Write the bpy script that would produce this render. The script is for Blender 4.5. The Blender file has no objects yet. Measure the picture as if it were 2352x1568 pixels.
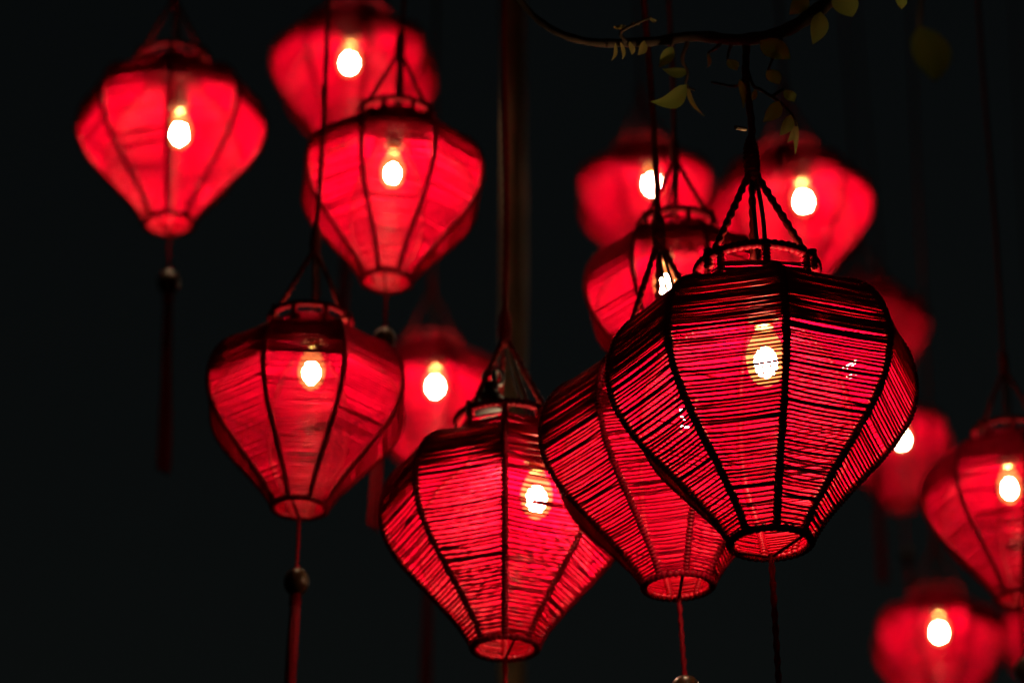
import bpy, math, random
import numpy as np
from mathutils import Vector, Matrix

S = bpy.context.scene
C = S.collection
PI = math.pi
R_ = math.radians

# ------------------------------------------------------------------ camera, night sky, exposure
PITCH = R_(25.5)
CAM = Vector((0, 0, 1.6))
LENS = 135.0
W0, H0 = 2352.0, 1568.0                     # working picture grid used to survey the lanterns
FPX = LENS / 36.0 * W0
cam_d = bpy.data.cameras.new('camera')
cam = bpy.data.objects.new('camera', cam_d)
C.objects.link(cam)
cam.location = CAM
cam.rotation_euler = (PI / 2 + PITCH, 0, 0)
cam_d.lens = LENS
cam_d.sensor_width = 36.0
cam_d.clip_start = 0.05
cam_d.clip_end = 3000
cam_d.dof.use_dof = True
cam_d.dof.focus_distance = 3.75
cam_d.dof.aperture_fstop = 4.4
S.camera = cam

world = bpy.data.worlds.new('World')
S.world = world
world.use_nodes = True
wn = world.node_tree
bg = wn.nodes['Background']
sky = wn.nodes.new('ShaderNodeTexSky')
sky.sky_type = 'NISHITA'
sky.sun_disc = False
sky.sun_elevation = R_(4)
sky.sun_rotation = R_(200)
wn.links.new(sky.outputs[0], bg.inputs[0])
bg.inputs[1].default_value = 0.0018
sky.ozone_density = 0.3

S.view_settings.view_transform = 'Standard'
S.view_settings.look = 'None'
S.view_settings.gamma = 1
S.view_settings.exposure = 0
S.view_settings.use_curve_mapping = False
cy = S.cycles
cy.use_denoising = True
cy.denoiser = 'OPENIMAGEDENOISE'
cy.max_bounces = 7
cy.diffuse_bounces = 5
cy.glossy_bounces = 2
cy.transmission_bounces = 4
cy.transparent_max_bounces = 8
cy.caustics_reflective = False
cy.caustics_refractive = False
cy.use_light_tree = True

FWD = Vector((0, math.cos(PITCH), math.sin(PITCH)))
UPV = Vector((0, -math.sin(PITCH), math.cos(PITCH)))


def at(px, py, d):
    """survey point (working grid px, py) at depth d metres -> world"""
    return CAM + FWD * d + Vector((1, 0, 0)) * ((px - W0 / 2) / FPX * d) + UPV * ((H0 / 2 - py) / FPX * d)


def proj(p):
    v = p - CAM
    d = v.dot(FWD)
    return (W0 / 2 + v.x / d * FPX, H0 / 2 - v.dot(UPV) / d * FPX)


# ------------------------------------------------------------------ materials
def mat(name):
    m = bpy.data.materials.new(name)
    m.use_nodes = True
    n = m.node_tree
    n.nodes.clear()
    out = n.nodes.new('ShaderNodeOutputMaterial')
    return m, n, out


def yarn(name, col, trans_col, tfac=0.35, gloss=0.05, rough=0.4, scale=40.0):
    m, n, out = mat(name)
    L = n.links.new
    tc = n.nodes.new('ShaderNodeTexCoord')
    nz = n.nodes.new('ShaderNodeTexNoise')
    nz.inputs['Scale'].default_value = scale
    nz.inputs['Detail'].default_value = 3
    L(tc.outputs['Object'], nz.inputs['Vector'])
    ramp = n.nodes.new('ShaderNodeValToRGB')
    ramp.color_ramp.elements[0].position = 0.25
    ramp.color_ramp.elements[1].position = 0.8
    ramp.color_ramp.elements[0].color = (*[c * 0.6 for c in col], 1)
    ramp.color_ramp.elements[1].color = (*col, 1)
    L(nz.outputs['Fac'], ramp.inputs[0])
    d = n.nodes.new('ShaderNodeBsdfDiffuse')
    L(ramp.outputs[0], d.inputs['Color'])
    t = n.nodes.new('ShaderNodeBsdfTranslucent')
    t.inputs['Color'].default_value = (*trans_col, 1)
    g = n.nodes.new('ShaderNodeBsdfGlossy')
    g.inputs['Roughness'].default_value = rough
    g.inputs['Color'].default_value = (0.9, 0.5, 0.5, 1)
    m1 = n.nodes.new('ShaderNodeMixShader')
    m1.inputs[0].default_value = tfac
    L(d.outputs[0], m1.inputs[1]); L(t.outputs[0], m1.inputs[2])
    m2 = n.nodes.new('ShaderNodeMixShader')
    m2.inputs[0].default_value = gloss
    L(m1.outputs[0], m2.inputs[1]); L(g.outputs[0], m2.inputs[2])
    L(m2.outputs[0], out.inputs[0])
    return m


def plain(name, col, rough=0.6, metal=0.0, scale=30.0, vary=0.5, spec=0.5):
    m, n, out = mat(name)
    L = n.links.new
    p = n.nodes.new('ShaderNodeBsdfPrincipled')
    tc = n.nodes.new('ShaderNodeTexCoord')
    nz = n.nodes.new('ShaderNodeTexNoise')
    nz.inputs['Scale'].default_value = scale
    nz.inputs['Detail'].default_value = 4
    L(tc.outputs['Object'], nz.inputs['Vector'])
    ramp = n.nodes.new('ShaderNodeValToRGB')
    ramp.color_ramp.elements[0].position = 0.3
    ramp.color_ramp.elements[1].position = 0.75
    ramp.color_ramp.elements[0].color = (*[c * vary for c in col], 1)
    ramp.color_ramp.elements[1].color = (*col, 1)
    L(nz.outputs['Fac'], ramp.inputs[0])
    L(ramp.outputs[0], p.inputs['Base Color'])
    p.inputs['Roughness'].default_value = rough
    p.inputs['Metallic'].default_value = metal
    p.inputs['Specular IOR Level'].default_value = spec
    L(p.outputs[0], out.inputs[0])
    return m


M_THREAD = yarn('red_thread', (0.44, 0.0006, 0.024), (0.6, 0.001, 0.02), 0.002, 0.006, 0.35, 9.0)
M_CORD = yarn('dark_red_cord', (0.09, 0.0008, 0.004), (0.3, 0.003, 0.01), 0.0, 0.003, 0.5, 20.0)
M_RIB = yarn('wound_rib_thread', (0.26, 0.0006, 0.013), (0.3, 0.001, 0.01), 0.0, 0.012, 0.4, 20.0)
M_ROPE = yarn('rope', (0.10, 0.006, 0.006), (0.1, 0.005, 0.005), 0.0, 0.015, 0.5, 20.0)
M_SILK = yarn('tassel_silk', (0.15, 0.001, 0.007), (0.2, 0.001, 0.006), 0.05, 0.006, 0.4, 20.0)
M_WIRE = plain('black_wire', (0.015, 0.015, 0.015), 0.7, spec=.2)
M_BRASS = plain('brass_base', (0.55, 0.36, 0.14), 0.35, 0.8)
M_SOCKET = plain('bakelite_socket', (0.045, 0.018, 0.007), 0.6, spec=.2)
M_BEAD = plain('dark_wood_bead', (0.022, 0.009, 0.003), 0.3, 0, 6.0, 0.45, 0.06)
M_STEEL = plain('dark_steel', (0.03, 0.028, 0.025), 0.5, 0.0)
M_BARK = plain('bark', (0.06, 0.036, 0.022), 0.9, 0, 60.0, 0.4, .15)
M_POLE = plain('weathered_wood', (0.21, 0.135, 0.07), 0.85, 0, 8.0, 0.5)
M_GROUND = plain('paving', (0.09, 0.085, 0.08), 0.85, 0, 3.0, 0.6)


def leaf_mat(name, col):
    m, n, out = mat(name)
    L = n.links.new
    tc = n.nodes.new('ShaderNodeTexCoord')
    nz = n.nodes.new('ShaderNodeTexNoise')
    nz.inputs['Scale'].default_value = 5
    L(tc.outputs['Object'], nz.inputs['Vector'])
    ramp = n.nodes.new('ShaderNodeValToRGB')
    ramp.color_ramp.elements[0].color = (*[c * 0.55 for c in col], 1)
    ramp.color_ramp.elements[1].color = (*[c * 1.2 for c in col], 1)
    L(nz.outputs['Fac'], ramp.inputs[0])
    p = n.nodes.new('ShaderNodeBsdfPrincipled')
    L(ramp.outputs[0], p.inputs['Base Color'])
    p.inputs['Roughness'].default_value = 0.75
    p.inputs['Specular IOR Level'].default_value = 0.15
    t = n.nodes.new('ShaderNodeBsdfTranslucent')
    t.inputs['Color'].default_value = (col[0] * 1.2, col[1] * 1.3, col[2] * 0.5, 1)
    mx = n.nodes.new('ShaderNodeMixShader')
    mx.inputs[0].default_value = 0.4
    L(p.outputs[0], mx.inputs[1]); L(t.outputs[0], mx.inputs[2])
    L(mx.outputs[0], out.inputs[0])
    return m


M_LEAF = leaf_mat('leaf_green', (0.085, 0.095, 0.016))
M_LEAF2 = leaf_mat('leaf_young', (0.10, 0.075, 0.018))


def bulb_mats(tag, power):
    m, n, out = mat('lit_core_' + tag)
    e = n.nodes.new('ShaderNodeEmission')
    e.inputs[0].default_value = (1.0, 0.74, 0.44, 1)
    e.inputs[1].default_value = power
    n.links.new(e.outputs[0], out.inputs[0])
    g, n, out = mat('glowing_glass_' + tag)
    e = n.nodes.new('ShaderNodeEmission')
    e.inputs[0].default_value = (1.0, 0.33, 0.08, 1)
    e.inputs[1].default_value = 5.0
    t = n.nodes.new('ShaderNodeBsdfTransparent')
    t.inputs[0].default_value = (1, 0.97, 0.92, 1)
    mx = n.nodes.new('ShaderNodeMixShader')
    mx.inputs[0].default_value = 0.28
    n.links.new(t.outputs[0], mx.inputs[1]); n.links.new(e.outputs[0], mx.inputs[2])
    n.links.new(mx.outputs[0], out.inputs[0])
    return m, g


# ------------------------------------------------------------------ mesh helpers
class MB:
    def __init__(self):
        self.v, self.f, self.n = [], [], 0

    def add(self, verts, faces):
        self.v.append(np.asarray(verts, dtype=np.float64))
        self.f.append(np.asarray(faces, dtype=np.int64) + self.n)
        self.n += len(verts)

    def mesh(self, name, m, smooth=True):
        me = bpy.data.meshes.new(name)
        V = np.concatenate(self.v)
        tris = [f for f in self.f]
        loops, starts, tot, k = [], [], [], 0
        for f in tris:
            w = f.shape[1]
            loops.append(f.ravel())
            starts.append(k + np.arange(len(f)) * w)
            tot.append(np.full(len(f), w))
            k += f.size
        loops, starts, tot = np.concatenate(loops), np.concatenate(starts), np.concatenate(tot)
        me.vertices.add(len(V)); me.vertices.foreach_set('co', V.ravel())
        me.loops.add(len(loops)); me.loops.foreach_set('vertex_index', loops.astype(np.int32))
        me.polygons.add(len(starts))
        me.polygons.foreach_set('loop_start', starts.astype(np.int32))
        me.polygons.foreach_set('loop_total', tot.astype(np.int32))
        me.polygons.foreach_set('use_smooth', np.full(len(starts), smooth))
        me.update(calc_edges=True)
        me.validate()
        me.materials.append(m)
        return me


def tube(mb, pts, rad, sides=6, closed=False, lobes=0, lobe_amp=0.0, twist=0.0, cap=True):
    """tube along pts (n,3); rad scalar or (n,); lobes/twist make a laid-rope section"""
    P = np.asarray(pts, float)
    n = len(P)
    rad = np.full(n, rad) if np.isscalar(rad) else np.asarray(rad, float)
    if closed:
        T = np.roll(P, -1, 0) - np.roll(P, 1, 0)
    else:
        T = np.gradient(P, axis=0)
    T /= np.linalg.norm(T, axis=1)[:, None]
    ref = np.array([0, 0, 1.0]) if abs(T[:, 2]).max() < 0.9 else (np.array([0, 1.0, 0]) if abs(T[:, 1]).max() < 0.95 else np.array([0.77, 0.1, 0.63]))
    A = np.cross(T, ref); A /= np.linalg.norm(A, axis=1)[:, None]
    B = np.cross(T, A)
    seg = np.linalg.norm(np.diff(P, axis=0), axis=1)
    s = np.concatenate([[0], np.cumsum(seg)])
    th = np.arange(sides) * 2 * PI / sides
    k = np.ones((n, sides))
    if lobes:
        k = 1 + lobe_amp * np.cos(lobes * th[None, :] - twist * s[:, None])
    V = P[:, None, :] + (rad[:, None] * k)[..., None] * (np.cos(th)[None, :, None] * A[:, None, :] + np.sin(th)[None, :, None] * B[:, None, :])
    m = n if closed else n - 1
    i = np.arange(m)[:, None]; j = np.arange(sides)[None, :]
    i2 = (i + 1) % n; j2 = (j + 1) % sides
    F = np.stack([i * sides + j, i * sides + j2, i2 * sides + j2, i2 * sides + j], -1).reshape(-1, 4)
    mb.add(V.reshape(-1, 3), F)
    if cap and not closed:
        for e, c in ((0, P[0]), (n - 1, P[-1])):
            base = V[e]
            vv = np.concatenate([base, [c]])
            ff = [[q, (q + 1) % sides, sides] for q in range(sides)]
            mb.add(vv, ff)


def lathe(mb, prof, seg=20):
    """prof: list of (r, z)"""
    P = np.asarray(prof, float)
    th = np.arange(seg) * 2 * PI / seg
    V = np.stack([P[:, None, 0] * np.cos(th), P[:, None, 0] * np.sin(th), np.repeat(P[:, 1:2], seg, 1)], -1)
    n = len(P)
    i = np.arange(n - 1)[:, None]; j = np.arange(seg)[None, :]; j2 = (j + 1) % seg
    F = np.stack([i * seg + j, i * seg + j2, (i + 1) * seg + j2, (i + 1) * seg + j], -1).reshape(-1, 4)
    mb.add(V.reshape(-1, 3), F)


def obj(name, me, parent=None, loc=(0, 0, 0), rotz=0.0):
    o = bpy.data.objects.new(name, me)
    C.objects.link(o)
    o.location = loc
    o.rotation_euler = (0, 0, rotz)
    if parent:
        o.parent = parent
    return o


def resample(pts, n):
    P = np.asarray(pts, float)
    # Catmull-Rom then uniform arc length
    Q = np.concatenate([[2 * P[0] - P[1]], P, [2 * P[-1] - P[-2]]])
    out = []
    for a in range(1, len(Q) - 2):
        t = np.linspace(0, 1, 24, endpoint=False)[:, None]
        p0, p1, p2, p3 = Q[a - 1], Q[a], Q[a + 1], Q[a + 2]
        out.append(0.5 * ((2 * p1) + (-p0 + p2) * t + (2 * p0 - 5 * p1 + 4 * p2 - p3) * t ** 2 + (-p0 + 3 * p1 - 3 * p2 + p3) * t ** 3))
    D = np.concatenate(out + [P[-1:]])
    s = np.concatenate([[0], np.cumsum(np.linalg.norm(np.diff(D, axis=0), axis=1))])
    u = np.linspace(0, s[-1], n)
    return np.stack([np.interp(u, s, D[:, k]) for k in range(D.shape[1])], 1), s[-1]


# ------------------------------------------------------------------ lantern unit (equator radius 1, bottom ring at z = 0)
PROFILE = [(.257, 0), (.285, .06), (.37, .19), (.47, .31), (.565, .42), (.745, .62), (.87, .78), (.955, .94), (.995, 1.10), (.99, 1.26),
           (.945, 1.42), (.86, 1.545), (.745, 1.63), (.60, 1.685), (.49, 1.715), (.425, 1.75), (.402, 1.81), (.392, 1.90), (.39, 1.97)]
PR, PLEN = resample(PROFILE, 800)           # columns r, z ; uniform arc length
Z_EQ = 1.06
TOP_Z = 1.97
PITCHR = 0.0285


def rib_mesh():
    n = 560
    q, L = resample(PROFILE, n)
    s = np.linspace(0, L, n)
    pts = np.stack([q[:, 0], np.zeros(n), q[:, 1]], 1)
    rad = 0.0275 * (1 + 0.17 * np.sin(s / PITCHR * 2 * PI))
    mb = MB()
    tube(mb, pts, rad, 8)
    return mb.mesh('rib', M_RIB)


def ring_mesh(r, z, rad, name, m):
    n = 260
    a = np.arange(n) * 2 * PI / n
    pts = np.stack([r * np.cos(a), r * np.sin(a), np.full(n, z)], 1)
    k = round(2 * PI * r / 0.045)
    mb = MB()
    tube(mb, pts, rad * (1 + 0.14 * np.sin(a * k)), 8, closed=True)
    return mb.mesh(name, m)


ME_RIB = rib_mesh()
ME_TOPRING = ring_mesh(.39, TOP_Z, .033, 'top_ring', M_CORD)
ME_BOTRING = ring_mesh(.257, 0, .027, 'bottom_ring', M_RIB)


def prof_at(s):
    f = np.clip(np.asarray(s) / PLEN, 0, 1) * (len(PR) - 1)
    x = np.arange(len(PR))
    return np.interp(f, x, PR[:, 0]), np.interp(f, x, PR[:, 1])


S_TOP = float(np.interp(1.875, PR[400:, 1], np.linspace(0, PLEN, 800)[400:]))


def thread_rows(rng, mess, dens, shut=0.0, thick=1.0, low=0.0):
    """arc positions of the two ends of each thread of one panel, plus sag and thickness"""
    s, rows = 0.045, []
    tight = rng.uniform(0.55, 0.65) - (.03 if shut else 0) - low
    slip = rng.uniform(-.03, .03)
    ph = rng.uniform(0, 6)
    while s < S_TOP:
        f = s / S_TOP
        rad = 0.0078 * thick * rng.uniform(0.85, 1.15) / dens ** .6
        open_ = PITCHR / dens * rng.uniform(0.87, 1.15)
        open_ *= 1 + .16 * mess * (math.sin(s * 31 + ph) * math.sin(s * 13 + 2 * ph))
        closed = 2 * rad * rng.uniform(0.90 - shut, 1.08 - shut) * (1.4 if rng.random() < .10 - shut * .5 else 1)
        w = min(1, max(0, (f - tight + .05) / .16))        # wound tighter and tighter over the shoulder
        w = w * w * (3 - 2 * w)
        step = open_ * (1 - w) + closed * w
        if rng.random() < 0.05 * mess:
            step *= rng.uniform(0.35, 0.6)
        if rng.random() < 0.035 * mess and (f < tight or not shut):
            step *= 1.5
        j = step * 0.16 * mess * (1 if f < tight else (.8 - 2.5 * shut))
        a, b = s + rng.gauss(0, j) - slip * f, s + rng.gauss(0, j) + slip * f
        if rng.random() < 0.03 * mess and f < tight:
            b += rng.choice((-1, 1)) * step * 0.6
        rows.append((a, b, rng.uniform(-0.002, 0.010), rad))
        s += step
    return rows


def ends(row):
    ra, za = prof_at(row[0]); rb, zb = prof_at(row[1])
    h = PI / 8
    o = 0.010
    return (np.array([(ra + o) * math.cos(-h), (ra + o) * math.sin(-h), za]),
            np.array([(rb + o) * math.cos(h), (rb + o) * math.sin(h), zb]))


def panel_mesh(rows):
    mb = MB()
    for row in rows:
        A, B = ends(row)
        t = np.linspace(0, 1, 4)[:, None]
        p = A * (1 - t) + B * t
        p[:, 2] -= row[2] * 4 * t[:, 0] * (1 - t[:, 0])
        tube(mb, p, row[3], 5, cap=False)
    return mb.mesh('thread_panel', M_THREAD)


# thread prototypes: unit length along X, unit radius, with a little slack and slub
def thread_protos():
    out = []
    rng = random.Random(5)
    for k in range(6):
        t = np.linspace(0, 1, 7)
        sag = rng.uniform(-0.3, 1.6)
        p = np.stack([t, 0.25 * np.sin(t * PI * 2 * rng.uniform(.7, 1.6)) * np.sin(PI * t), -sag * 4 * t * (1 - t)], 1)
        rad = 1 + 0.13 * np.sin(t * rng.uniform(15, 40) + k)
        th = np.arange(6) * PI / 3
        V = np.stack([np.repeat(p[:, 0:1], 6, 1), p[:, 1:2] + rad[:, None] * np.cos(th), p[:, 2:3] + rad[:, None] * np.sin(th)], -1)
        i = np.arange(6)[:, None]; j = np.arange(6)[None, :]; j2 = (j + 1) % 6
        F = np.stack([i * 6 + j, (i + 1) * 6 + j, (i + 1) * 6 + j2, i * 6 + j2], -1).reshape(-1, 4)
        mb = MB(); mb.add(V.reshape(-1, 3), F)
        out.append(mb.mesh('thread', M_THREAD))
    return out


THREADS = thread_protos()
PANEL_POOL = {}


def pool_panel(k, mess, dens):
    key = (k, mess, dens)
    if key not in PANEL_POOL:
        PANEL_POOL[key] = panel_mesh(thread_rows(random.Random(100 + k), mess, dens, .13))
    return PANEL_POOL[key]


def bulb_meshes():
    g = MB()
    prof = [(0.001, -.215), (.045, -.205), (.085, -.175), (.112, -.125), (.126, -.06), (.128, 0), (.115, .065), (.088, .125), (.062, .175), (.054, .22)]
    lathe(g, prof, 20)
    f = MB()
    a = np.linspace(-PI / 2, PI / 2, 9)
    lathe(f, [(max(.001, 0.078 * math.cos(x)), -.05 + .108 * math.sin(x)) for x in a], 12)
    b = MB()
    pr = [(.001, .20), (.058, .20)]
    for k in range(5):
        pr += [(.064, .215 + k * .018), (.056, .224 + k * .018)]
    pr += [(.056, .31), (.001, .31)]
    lathe(b, pr, 16)
    s = MB()
    lathe(s, [(.001, .285), (.095, .275), (.102, .27), (.102, .285), (.09, .30), (.084, .31), (.084, .40), (.074, .415), (.074, .50), (.05, .53), (.02, .56), (.001, .56)], 16)  # flared rim added to the socket to hold back the bulb's upward light
    return g, f, b, s


G_, F_, B_, S_ = bulb_meshes()
ME_BASE = B_.mesh('bulb_base', M_BRASS)
ME_SOCKET = S_.mesh('socket', M_SOCKET)


def bead_mesh():
    mb = MB()
    a = np.linspace(-PI / 2, PI / 2, 15)
    lathe(mb, [(max(.012, .118 * math.cos(x) ** .9), .135 * math.sin(x)) for x in a], 24)
    return mb.mesh('bead', M_BEAD)


ME_BEAD = bead_mesh()


def tassel_mesh(length):
    rng = random.Random(9)
    mb = MB()
    for k in range(90):
        a = rng.uniform(0, 2 * PI); r = 0.062 * math.sqrt(rng.random())
        x, y = r * math.cos(a), r * math.sin(a)
        L = length * rng.uniform(.93, 1.0)
        t = np.linspace(0, 1, 6)
        px = x * (0.55 + 0.5 * t) + 0.008 * np.sin(t * 5 + k)
        py = y * (0.55 + 0.5 * t) + 0.008 * np.cos(t * 4 + k * 2)
        tube(mb, np.stack([px, py, -L * t], 1), 0.0065, 4, cap=False)
    # wrapped neck
    n = 80
    z = np.linspace(0.0, -0.12, n)
    tube(mb, np.stack([np.zeros(n), np.zeros(n), z], 1), .052 * (1 + .12 * np.sin(z / .014 * 2 * PI)), 10)
    return mb.mesh('tassel', M_SILK)


def line(a, b, n):
    t = np.linspace(0, 1, n)[:, None]
    return np.asarray(a, float) * (1 - t) + np.asarray(b, float) * t


# ------------------------------------------------------------------ one lantern
POWER = 1350.0
count = [0]


def lantern(label, eq, rpx, depth, ring_x, spin, bulb, group=None, single=0, mess=1.0, dens=1.0, power=1.0, hang='rope',
            cord_to=None, drop=0.78, tas=2.0, apex=0.72, zs=1.0, thread_seed=0, hang_spin=0.0, by=0.0, thick=1.0, low=0.0):
    count[0] += 1
    k = count[0]
    rng = random.Random(1000 + k + thread_seed)
    R = rpx * depth / FPX
    E = at(eq[0], eq[1], depth)
    roll = 0.0
    for _ in range(8):                       # lean of the axis across the view
        ax = Vector((math.sin(roll), 0, math.cos(roll)))
        base = E - ax * (Z_EQ * R * zs)
        roll -= (ring_x - proj(base)[0]) / (Z_EQ * rpx) * 0.95
    root = bpy.data.objects.new('lantern', None)
    C.objects.link(root)
    root.empty_display_size = 0.1
    root.location = base
    root.rotation_euler = (0, roll, 0)
    root.scale = (R, R, R * zs)
    root['label'] = label
    root['category'] = 'lantern'
    root['group'] = group or 'red thread lanterns hung in the dark'
    # angle 0 = towards the camera (-Y); spin is degrees towards +X
    a0 = -PI / 2 + R_(spin)
    for q in range(8):
        obj('rib', ME_RIB, root, rotz=a0 + q * PI / 4)
    obj('top_ring', ME_TOPRING, root, rotz=a0)
    obj('bottom_ring', ME_BOTRING, root, rotz=a0)
    # threads
    face = []
    for q in range(8):
        mid = a0 + PI / 8 + q * PI / 4
        face.append((math.sin(mid), q, mid))            # -1 = facing the camera
    face.sort()
    left = single
    for _, q, mid in face:
        if left > 0:
            rows = thread_rows(random.Random(rng.random()), mess, dens, .04, thick, low)
            order = sorted(range(len(rows)), key=lambda i: abs(rows[i][0] - 0.52 * S_TOP))
            take = set(order[:left])
            left -= len(take)
            rest = []
            rot = Matrix.Rotation(mid, 3, 'Z')
            for i, row in enumerate(rows):
                if i not in take:
                    rest.append(row); continue
                A, B = ends(row)
                A = rot @ Vector(A); B = rot @ Vector(B)
                X = B - A; L = X.length; X.normalize()
                Z = Vector((0, 0, 1)); Z = (Z - X * Z.dot(X)).normalized()
                Y = Z.cross(X)
                o = obj('thread', THREADS[rng.randrange(6)], root)
                Mx = Matrix((X * L, Y * row[3], Z * row[3])).transposed().to_4x4()
                Mx.translation = A
                o.matrix_basis = Mx
            if rest:
                o = obj('thread_panel', panel_mesh(rest), root, rotz=mid)
                o['kind'] = 'stuff'
        else:
            me = panel_mesh(thread_rows(random.Random(rng.random()), mess, dens, .04, thick, low)) if single else pool_panel((k * 3 + q) % 12, mess, dens)
            o = obj('thread_panel', me, root, rotz=mid)
            o['kind'] = 'stuff'
    # bulb
    axt = proj(E)
    lean = (axt[0] - ring_x) / (Z_EQ * rpx)
    bz = Z_EQ + (eq[1] - bulb[1]) / rpx / 0.905
    bx = (bulb[0] - (eq[0] + lean * (bz - Z_EQ) * rpx)) / rpx
    mf, mg = bulb_mats(str(k), POWER * power)
    bme = G_.mesh('bulb', mg)
    bo = obj('bulb', bme, root, (bx, by, bz))
    obj('lamp_core', F_.mesh('lamp_core', mf), bo)
    obj('bulb_base', ME_BASE, bo)
    obj('socket', ME_SOCKET, root, (bx, by, bz))
    # hanging gear
    az = TOP_Z + apex
    for q, ang in enumerate((-58, 60, 178)):
        a = -PI / 2 + R_(ang + hang_spin)
        f = (.40 * math.cos(a), .40 * math.sin(a), TOP_Z - .06)
        tpt = (.03 * math.cos(a), .03 * math.sin(a), az)
        mb = MB()
        tube(mb, line(f, tpt, 70), .0225, 9, lobes=2, lobe_amp=.24, twist=80)
        # lashing round the top ring
        tube(mb, line((f[0], f[1], TOP_Z - .08), (f[0] * .99, f[1] * .99, TOP_Z + .05), 14), .031 * (1 + .15 * np.sin(np.arange(14) * 2.1)), 8)
        obj('bail_rope', mb.mesh('bail_rope', M_ROPE), root)
    # knot and cord going up
    mb = MB()
    n = 70
    z = np.linspace(az - .05, az + .30, n)
    bump = 1 + .10 * np.sin(z / .034 * 2 * PI)
    env = np.interp(z, [az - .05, az, az + .10, az + .22, az + .30], [.030, .046, .056, .050, .026])
    tube(mb, np.stack([np.zeros(n), .0 * z, z], 1), env * bump, 9)
    obj('knot', mb.mesh('knot', M_ROPE), root)
    if cord_to is None:
        ztop = az + (at(eq[0], -260, depth).z - E.z) / R
    else:
        ztop = Z_EQ + (eq[1] - cord_to) / rpx / .905
    mb = MB()
    n = max(20, int((ztop - az) * 26))
    p = line((0, 0, az + .2), (0, 0, ztop), n)
    p[:, 0] += .012 * np.sin(np.linspace(0, 7, n))
    tube(mb, p, .024, 9, lobes=3, lobe_amp=.14, twist=60)
    obj('hanging_cord', mb.mesh('hanging_cord', M_ROPE), root)
    mb = MB()
    for sgn in (-1, 1):
        t = np.linspace(0, 1, 26)
        x = bx * (t ** 1.5) + .012 * sgn + .016 * sgn * np.sin(t * PI) + .02 * np.sin(t * 3)
        zz = (az + .05) * (1 - t) + (bz + .54) * t
        tube(mb, np.stack([x, -.012 + by * t, zz], 1), .0155, 7)
    obj('electric_wire', mb.mesh('electric_wire', M_WIRE), root)
    # tassel gear below
    mb = MB()
    a = R_(rng.uniform(0, 180))
    c, s_ = math.cos(a) * .257, math.sin(a) * .257
    for sg in (-1, 1):
        tube(mb, line((c * sg, s_ * sg, 0), (0, 0, -.10), 8), .0115, 6)
    obj('tassel_string', mb.mesh('tassel_string', M_CORD), root)
    mb = MB()
    n = max(12, int(drop * 60))
    tube(mb, line((0, 0, -.08), (.01, 0, -drop), n), .0185, 8, lobes=2, lobe_amp=.18, twist=60)
    tc = obj('tassel_cord', mb.mesh('tassel_cord', M_SILK), root)
    if tas:
        obj('bead', ME_BEAD, root, (.01, 0, -drop - .13))
        obj('tassel', tassel_me(tas), root, (.01, 0, -drop - .255))
    return root


TM = {}


def tassel_me(L):
    if L not in TM:
        TM[L] = tassel_mesh(L)
    return TM[L]


# ------------------------------------------------------------------ setting
mb = MB()
mb.add([(-60, -40, 0), (60, -40, 0), (60, 400, 0), (-60, 400, 0)], [[0, 1, 2, 3]])
g = obj('ground', mb.mesh('ground', M_GROUND, False))
g['kind'] = 'structure'

# ------------------------------------------------------------------ the lanterns
lantern('sharp large red thread lantern tied with rope right under the leafy branch',
        (1753, 905), 355, 3.73, 1770, 5, (1758, 815), single=300, mess=.45, zs=.98, cord_to=48, drop=1.35, tas=2.0, hang_spin=2, power=1.3, thick=1.1, low=.04)
lantern('red thread lantern tucked close behind the lantern under the leafy branch, glossy bead below it',
        (1541, 1046), 303, 4.03, 1558, 11, (1578, 942), single=300, mess=.55, drop=.72, hang_spin=8, apex=.86, power=1.1, thick=1.18, low=.10)
LC = lantern('bright red thread lantern with uneven threads and a metal hook on its top ring',
        (1160, 1204), 285, 4.22, 1160, 0, (1233, 1112), single=300, mess=.7, dens=.82, by=.2, drop=.9, hang_spin=12, power=1.1, thick=1.15, low=.02)
lantern('red lantern with long beaded tassel hanging just below the wide bright lantern',
        (702, 932), 240, 4.42, 688, -21, (716, 845), mess=.8, drop=.62, dens=1.1, power=0.55)
lantern('wide bright red lantern hanging directly in front of another lantern, its top dark',
        (900, 439), 218, 4.73, 888, -17, (902, 388), dens=1.2, drop=.55, power=0.95)
lantern('red lantern hanging apart from the others with its whole long tassel in the clear',
        (393, 311), 216, 5.43, 388, 3, (412, 298), dens=1.1, drop=.56, tas=2.05, power=1)
lantern('blurred red lantern peeking out above and behind the wide bright lantern',
        (812, 182), 193, 6.37, 803, -32, (803, 135), dens=1.1, power=0.6)
lantern('blurred red lantern with big glowing bulb, partly behind the lantern that carries a metal hook',
        (988, 925), 172, 6.7, 985, 20, (1000, 880), dens=1.1, power=0.9)
lantern('red lantern whose bulb is half covered by the rim of the sharp lantern',
        (1562, 700), 225, 4.50, 1570, 14, (1529, 644), mess=.8, dens=1.1, drop=.5, tas=0, power=0.6)
lantern('blurred red lantern glowing behind the rope bail of the sharp lantern',
        (1820, 495), 187, 6.7, 1832, 35, (1845, 455), dens=1.1, power=0.9)
lantern('blurred red lantern with a round white bulb crossed by a black cord',
        (1483, 465), 163, 7.5, 1490, -25, (1497, 416), power=0.65)
lantern('dim blurred red lantern showing past the shoulder of the sharp lantern',
        (1988, 770), 150, 7.7, 1998, 30, (1944, 835), power=0.35)
lantern('small dim blurred red lantern showing past the lower flank of the sharp lantern',
        (2060, 1035), 133, 8.3, 2072, 8, (2070, 1004), power=0.4)
lantern('red lantern with distinct ribs and visible threads just above the lowest blurred lantern',
        (2328, 1167), 209, 4.91, 2342, 1, (2318, 1113), dens=1.1, mess=1.3, drop=.7, power=0.5)
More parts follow.
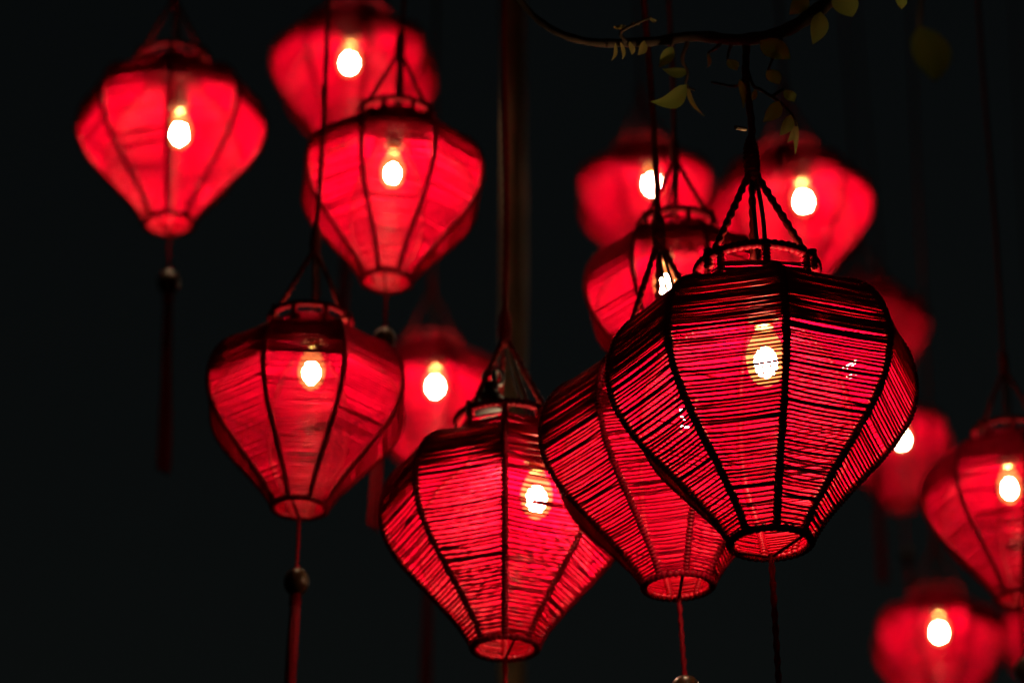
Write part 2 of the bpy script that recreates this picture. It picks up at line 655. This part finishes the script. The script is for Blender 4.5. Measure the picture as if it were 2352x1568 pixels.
lantern('blurred red lantern with round white bulb hanging lowest of all the lanterns',
        (2157, 1490), 157, 7.1, 2164, 22, (2157, 1446), power=0.5)
lantern('faint red lantern showing only as a dim patch beside the lowest blurred lantern',
        (2402, 1470), 120, 8.0, 2408, 10, (2402, 1440), power=0.4)

# ------------------------------------------------------------------ hook and connector on top of the bright uneven lantern
R3 = 1.0
mb = MB()
for cx, cz, rr in ((-.13, 2.30, .062), (-.055, 2.31, .055), (-.165, 2.17, .06)):
    a = np.arange(28) * 2 * PI / 28
    tube(mb, np.stack([cx + rr * np.cos(a) * .8, np.full(28, -.12), cz + rr * 1.15 * np.sin(a)], 1), .016, 7, closed=True)
obj('hook', mb.mesh('hook', M_STEEL), LC)
mb = MB()
lathe(mb, [(.001, 1.98), (.13, 1.98), (.135, 2.0), (.12, 2.06), (.115, 2.13), (.07, 2.17), (.06, 2.25), (.001, 2.26)], 18)
obj('connector', mb.mesh('connector', M_WIRE), LC, (-.12, -.12, 0))

# ------------------------------------------------------------------ branch with leaves
DB = 3.885
br = bpy.data.objects.new('tree_branch', None)
C.objects.link(br)
base_pt = at(2600, -330, DB)
br.location = base_pt
br['label'] = 'bare-looking brown tree branch with drooping green leaves that carries the sharp lantern'
br['category'] = 'branch'


def rel(p):
    return p - base_pt


def stem(pts, radii, name, m=M_BARK, sides=8, n=70):
    P = np.array([tuple(rel(at(x, y, DB + dz))) for x, y, dz in pts])
    q, L = resample(P, n)
    rad = np.interp(np.linspace(0, 1, n), np.linspace(0, 1, len(radii)), radii)
    rr = random.Random(len(pts))
    rad = rad * (1 + .10 * np.sin(np.arange(n) * 1.3) * np.sin(np.arange(n) * .37 + 1))
    mb = MB()
    tube(mb, q, rad, sides)
    return obj(name, mb.mesh(name, m), br)


stem([(2600, -330, .25), (2250, -190, .16), (2010, -90, .08), (1890, 15, .03), (1800, 72, 0), (1700, 92, 0), (1600, 84, 0), (1480, 97, .02), (1340, 94, .05), (1235, 45, .08), (1150, -60, .1)],
     [.016, .014, .011, .0095, .009, .0075, .006, .005, .004, .003], 'stem', n=150)
ZK = .41505


def zz(p):
    return (1205.9 + p[0] * ZK, p[1] * ZK)


def twig(pts):
    stem([(*zz(p), 0) for p in pts], [.0022, .0012], 'twig', n=24, sides=6)


twig([(1210, 215), (1215, 330), (1190, 470), (1030, 455)])
twig([(1215, 330), (1260, 470), (1300, 495), (1400, 560), (1480, 640), (1500, 700)])
twig([(900, 235), (870, 330), (900, 400), (890, 475), (940, 500)])
twig([(1420, 215), (1380, 300), (1345, 390)])
twig([(560, 235), (530, 180), (620, 130), (700, 95)])
twig([(820, 235), (805, 262)])
twig([(1100, 222), (1060, 262), (1012, 295)])
twig([(1150, 222), (1128, 285), (1120, 330)])
twig([(1370, 535), (1410, 505), (1435, 498)])
stem([(2111, 58, 1.1), (2135, -60, .9), (2300, -240, .45), (2600, -330, .25)], [.003, .007], 'twig', n=30, sides=6)


def leaf(b, t, w, dz=0.0, tip_dz=0.03, curl=.12, fold=.25, m=M_LEAF, depth=None):
    """pointed leaf from base b to tip t (survey units), width w, as a folded, curling blade"""
    d0 = (depth or DB) + dz
    A = rel(at(*zz(b), d0)); B = rel(at(*zz(t), d0 + tip_dz))
    X = (B - A); L = X.length; X.normalize()
    wid = w * ZK / FPX * d0
    nrm = (CAM - (base_pt + A)).normalized() + Vector((0, 0, -.35))
    Y = nrm.cross(X).normalized(); Z = X.cross(Y)
    n = 9
    V, F = [], []
    for i in range(n):
        t_ = i / (n - 1)
        h = wid * .5 * (math.sin(PI * t_ ** .75) ** .85) * (1 - .25 * t_) * 1.12 if 0 < i < n - 1 else 0.0004
        c = -curl * L * (t_ ** 2) + .03 * L * math.sin(PI * t_)
        bow = math.sin(PI * t_) * curl * L * .5
        for k in (-1, -.5, 0, .5, 1):
            q = A + X * (L * t_) + Y * (h * k + bow) + Z * (c + abs(k) * h * fold)
            V.append(tuple(q))
    for i in range(n - 1):
        for k in range(4):
            F.append([i * 5 + k, i * 5 + k + 1, (i + 1) * 5 + k + 1, (i + 1) * 5 + k])
    mb = MB()
    mb.add(V, F)
    o = obj('leaf', mb.mesh('leaf', m), br)
    return o


for a in [
    ((895, 470), (680, 592), 100, -.01, .02, .30), ((905, 392), (745, 388), 60, .03, .03, .1), ((815, 258), (742, 378), 72, 0, .02, .05),
    ((900, 468), (985, 618), 26, 0, .02, -.25), ((530, 235), (540, 348), 22), ((500, 240), (478, 352), 22), ((578, 232), (592, 322), 32),
    ((660, 226), (622, 324), 48), ((492, 150), (575, 166), 34), ((585, 128), (645, 156), 30), ((688, 98), (728, 145), 26),
    ((1300, 225), (1478, 338), 118, -.02, .03, .08), ((1340, 385), (1412, 478), 78, 0, .02), ((1410, 560), (1315, 684), 84, -.02, .02, .12),
    ((1472, 636), (1408, 762), 66, -.01, .02), ((1492, 655), (1496, 858), 34, .01, .02, .05), ((1435, 498), (1495, 575), 62, .02, .02),
    ((1635, 65), (1592, 258), 100, -.01, .02), ((1550, -40), (1458, 98), 100, 0, .03), ((1715, -45), (1822, 118), 135, .02, .04),
    ((2070, -40), (2085, 62), 64, .04, .02), ((1188, 440), (1208, 596), 38, -.02, .0), ((1012, 295), (1008, 394), 24),
    ((1275, 495), (1252, 565), 32, 0, .01), ((1500, 690), (1450, 800), 40, .01, .02), ((1120, 330), (1180, 400), 60, .03, .02),
]:
    leaf(*a, m=M_LEAF2 if a[2] < 50 else M_LEAF)
leaf((2180, 140), (2280, 500), 210, 1.1, .1, m=M_LEAF)
# end of the cord where it is tied
mb = MB()
p0, p1 = rel(at(1690, 293, 3.72)), rel(at(1712, 297, 3.74))
tube(mb, line(p0, p1, 6), .0022, 6)
obj('cut_twig', mb.mesh('cut_twig', M_POLE), br)

# ------------------------------------------------------------------ pole far behind
pp = at(1203, 640, 6.3)
mb = MB()
zq = np.linspace(0, 7.2, 60)
tube(mb, np.stack([.004 * np.sin(zq * 3) - .03 * zq / 7, 0 * zq, zq], 1), 0.021 * (1 + .04 * np.sin(zq * 9)), 12)
o = obj('wooden_pole', mb.mesh('wooden_pole', M_POLE), None, (pp.x, pp.y, 0))
o['label'] = 'slim brown upright wooden pole standing dim between the lanterns'
o['category'] = 'pole'
